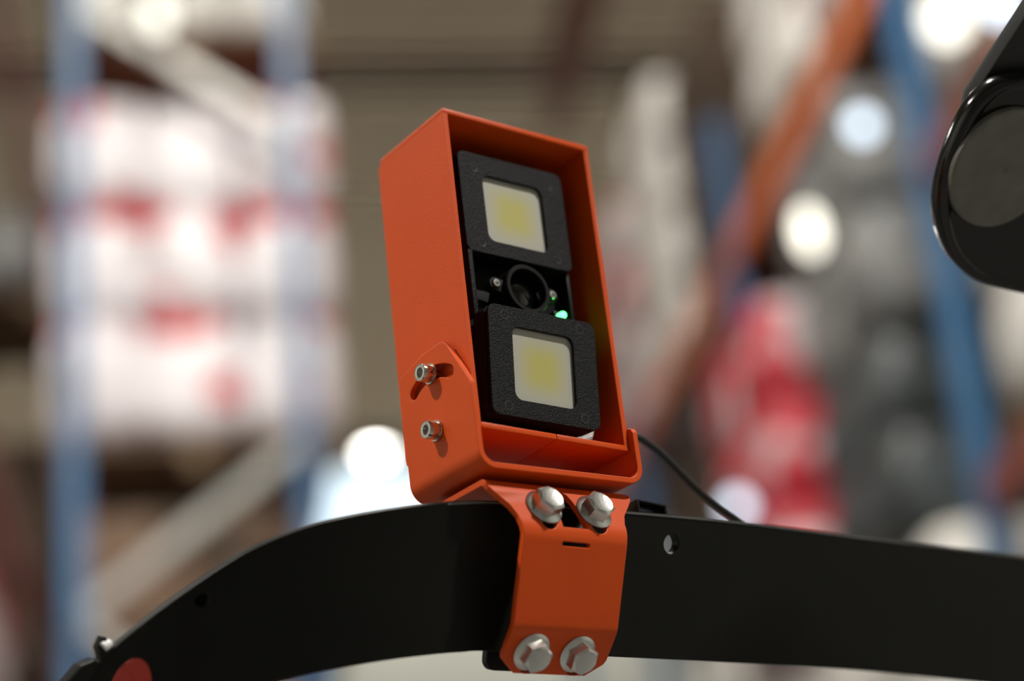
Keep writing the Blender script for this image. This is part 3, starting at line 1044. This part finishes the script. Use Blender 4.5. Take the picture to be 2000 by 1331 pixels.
# ================================================================= the black bar
top = [(520, -16), (328.9, -19.1), (208.9, -22.1), (115.9, -24.2), (50.6, -27.2), (-21.7, -31.0), (-49.5, -33.9), (-73.7, -37.6), (-95.0, -41.1), (-114.4, -45.4), (-132, -52.3),
       (-143.5, -59.4), (-155.9, -69.2), (-166.4, -78.6), (-175.1, -87.5), (-183.4, -97.8), (-188.5, -108.4), (-193.2, -122.1), (-197, -140), (-199, -165)]
bot = [(-153, -165), (-152, -150), (-150.1, -135.9), (-146.2, -126.1), (-138.6, -117.7), (-128.6, -111.9), (-118.1, -108.5), (-106.8, -106.8), (-86.9, -103.6), (-64.9, -100.4), (-39.5, -97.0), (-22.8, -95.3), (42.2, -92.7),
       (126.1, -89.6), (218.9, -86.9), (339.1, -87.3), (520, -88)]


def sweep_back(me):
    """the bar curves away behind the unit at its bent end (millimetres)"""
    bm = bmesh.new()
    bm.from_mesh(me)
    x = -44.0
    while x > -200:
        bmesh.ops.bisect_plane(bm, geom=list(bm.verts) + list(bm.edges) + list(bm.faces), plane_co=(x, 0, 0), plane_no=(1, 0, 0), dist=1e-6)
        x -= 6.0
    for v in bm.verts:
        if v.co.x < -40: v.co.y += 0.0042 * (v.co.x + 40) ** 2
    bmesh.ops.recalc_face_normals(bm, faces=bm.faces)
    bm.to_mesh(me)
    bm.free()
    return me


def dense(pts):
    P = [Vector(p) for p in pts]
    o = []
    for i in range(len(P) - 1):
        p0, p1, p2, p3 = P[max(i - 1, 0)], P[i], P[i + 1], P[min(i + 2, len(P) - 1)]
        for k in range(4):
            t = k / 4
            o.append(tuple(0.5 * ((2 * p1) + (p2 - p0) * t + (2 * p0 - 5 * p1 + 4 * p2 - p3) * t * t + (3 * p1 - p0 - 3 * p2 + p3) * t ** 3)))
    o.append(tuple(P[-1]))
    return o


sl_v = lambda z: (z + 52) * math.sqrt(1 + K * K)            # height -> run along the leaning face
bar = dev_empty('guard_bar', 'wide black curved steel bar carrying the orange lamp unit', 'bar')
BT = 6.0
outl = [(x, sl_v(z)) for x, z in dense(top) + dense(bot)]
bh = [circ(75.5, sl_v(-39.2), 4.7, 24), circ(-148.0, sl_v(-72.2), 2.3, 16, 2.9)]
bn = Vector((0, math.cos(th), math.sin(th)))


def bar_part(name, outline, holes, t, bev, off, mt, smooth=18):
    me = plate(name, outline, holes, t, bev)
    me.transform(Matrix.Translation(bn * off) @ back @ XZ)
    sweep_back(me)
    o = obj(name, mm(me), mt, bar, smooth=smooth)
    for p in o.data.polygons:
        if abs(p.normal.dot(bn)) > 0.9999: p.use_smooth = False
    return o


bar_part('bar_plate', outl, bh, BT, 0.5, BT / 2, M_bar)
bar_part('sticker', circ(-167.6, sl_v(-106.5), 6.6, 40, 14.5), (), 0.35, 0.05, -0.2, M_red)['label'] = 'red oval sticker'
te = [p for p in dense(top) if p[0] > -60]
bar_part('worn_edge_highlight', [(x, sl_v(z) - 0.35) for x, z in te] + [(x, sl_v(z) - 1.3) for x, z in te[::-1]], (), 0.3, 0.05, -0.16, M_edge_glint)['label'] = 'thin pale strip painting the highlight on the worn edge'  # pale strip paints the lit highlight along the bar's worn top edge
bar_part('hole_plug', circ(-148.0, sl_v(-72.2), 5.5, 16), (), 4.0, 0.3, BT + 2.05, M_black_s)  # added black disc behind the small hole, keeps it dark
# small clips on the edge, bent end
bar_part('edge_clip', [(-180.3, sl_v(-86.0)), (-179.2, sl_v(-81.6)), (-177.6, sl_v(-82.2)), (-175.6, sl_v(-90)), (-178.5, sl_v(-92))], (), 5.0, 0.4, 2.0, M_bar)
me = lathe([(0, 1.6), (1.5, 1.4), (2.2, 0.6), (2.4, -0.5), (2.4, -3), (0, -3)], 20, 'clip_tip')
me.transform(Matrix.Translation((-175.8, 109.5, -84.8)) @ Matrix.Rotation(R(55), 4, 'Y'))
obj('clip_tip', mm(fixn(me)), M_white_p, bar, smooth=60)['label'] = 'white clip tip'
bar_part('edge_clip', [(-189.5, sl_v(-100.5)), (-184.5, sl_v(-92.5)), (-180.3, sl_v(-91.0)), (-178.0, sl_v(-93)), (-182, sl_v(-104)), (-192, sl_v(-122)), (-196.5, sl_v(-122))], (), 9.0, 0.8, 4.0, M_bar)
# thin black tray clip behind the bar
tray = dev_empty('cable_clip', 'small thin black clip behind the bar under the cable', 'clip')
yb = 21.0
bx('clip_wall', (64.6, yb, -28), (65.4, yb + 10, -14.8), 0.25, M_black_s, tray)
bx('clip_wall', (82.2, yb, -28), (83.0, yb + 10, -16.4), 0.25, M_black_s, tray)
me = box_mesh('clip_top', (73.8, yb + 5, -15.4), (18.6, 10, 0.8), bev=0.25)
me.transform(Matrix.Translation((73.8, 0, -15.4)) @ Matrix.Rotation(R(3.5), 4, 'Y') @ Matrix.Translation((-73.8, 0, 15.4)))
obj('clip_top', mm(me), M_black_s, tray, smooth=35)
bx('clip_back', (65, yb + 9, -28), (83, yb + 9.8, -16.6), 0.2, M_black_s, tray)

# cable
cab = dev_empty('power_cable', 'thin black cable arching from the lamp unit down behind the bar', 'cable')
tube('cable_sheath', [Vector(p) * MM for p in ((36, 45, 16), (48, 44.5, 19), (64, 42, 24.8), (82.6, 40, 28.0), (94, 40, 24.5), (103.5, 40, 18.9), (122, 40, 4.6), (135, 40, -3.2), (148, 40, -9.4), (162, 38, -19), (172, 34, -40))], 2.0 * MM, 14, M_rubber, cab)

# ================================================================= the black jointed arm at the picture's edge
AC = Vector((0.3905, 0.8537, 0.4528 + CAM_Z))
An, Aw, Au = Vector((0.2736, -0.6044, -0.7483)), Vector((0.5050, -0.5718, 0.6465)), Vector((0.8186, 0.5547, -0.1488))
AM = Matrix(((Au[0], Aw[0], An[0], 0), (Au[1], Aw[1], An[1], 0), (Au[2], Aw[2], An[2], 0), (0, 0, 0, 1)))
arm = empty('jointed_arm', AC, label='glossy black jointed arm end with a round grey cap', cat='machine arm')
arm.rotation_euler = AM.to_euler()
hp = [(-12.2, 44.4), (-22.6, 38.1), (-29.3, 30), (-32.7, 16), (-29.8, -1.4), (-24.4, -16.5), (-15.8, -30.8), (-3.6, -42), (12, -50.5), (31.9, -54.5), (50.6, -52.5), (72.7, -47.9), (94.4, -42.7), (150, -28),
      (165, 10), (140, 45), (80, 52), (30, 55), (5, 52)]


def closed(pts, n=5):
    P = [Vector(p) for p in pts]
    o = []
    N = len(P)
    for i in range(N):
        p0, p1, p2, p3 = P[i - 1], P[i], P[(i + 1) % N], P[(i + 2) % N]
        for k in range(n):
            t = k / n
            o.append(tuple(0.5 * ((2 * p1) + (p2 - p0) * t + (2 * p0 - 5 * p1 + 4 * p2 - p3) * t * t + (3 * p1 - p0 - 3 * p2 + p3) * t ** 3)))
    return o


def loft(name, ol, rings):
    """rings: list of (inset, height); outline shrunk towards its middle"""
    bm = bmesh.new()
    N = len(ol)
    P = [Vector(p) for p in ol]
    nrm = []
    area = sum(P[i].x * P[(i + 1) % N].y - P[(i + 1) % N].x * P[i].y for i in range(N))
    for i in range(N):
        d = (P[(i + 1) % N] - P[i - 1]).normalized()
        nv = Vector((-d.y, d.x))
        nrm.append(nv if area > 0 else -nv)
    R_ = []
    for ins, h in rings:
        R_.append([bm.verts.new((P[i].x + nrm[i].x * ins, P[i].y + nrm[i].y * ins, h)) for i in range(N)])
    for a, b in zip(R_[:-1], R_[1:]):
        for k in range(N): bm.faces.new((a[k], a[(k + 1) % N], b[(k + 1) % N], b[k]))
    bm.faces.new(R_[-1]); bm.faces.new(R_[0][::-1])
    bmesh.ops.recalc_face_normals(bm, faces=bm.faces)
    me = bpy.data.meshes.new(name); bm.to_mesh(me); bm.free()
    return me


ho = closed([(a - 4.5, b - 0.4) for a, b in hp])
obj('joint_housing', mm(loft('joint_housing', ho, [(3, -13), (0.6, -10), (0, -5), (0.6, -2.8), (2.0, -1.0), (4.0, -0.4), (5.2, -1.0), (6.4, -1.6), (8.0, -1.8)])), M_arm, arm, smooth=60)
obj('joint_cap', mm(lathe([(31.4, -6), (31.4, 0.0), (31.0, 1.2), (30.0, 1.9), (28.6, 2.0), (28.0, 1.7), (15, 1.8), (2.4, 1.9), (1.6, 1.4), (0, 1.3)], 72, 'joint_cap')), M_cap, arm, smooth=30)
me = plate('arm_plate', [(-29, 22), (-29, 200), (45, 200), (45, -20), (30, -30), (5, -25), (-15, -5)], (), 9.0, 0.8)
me.transform(Matrix.Translation((0, 0, -18.8)))
obj('arm_plate', mm(fixn(me)), M_armplate, arm, smooth=35)
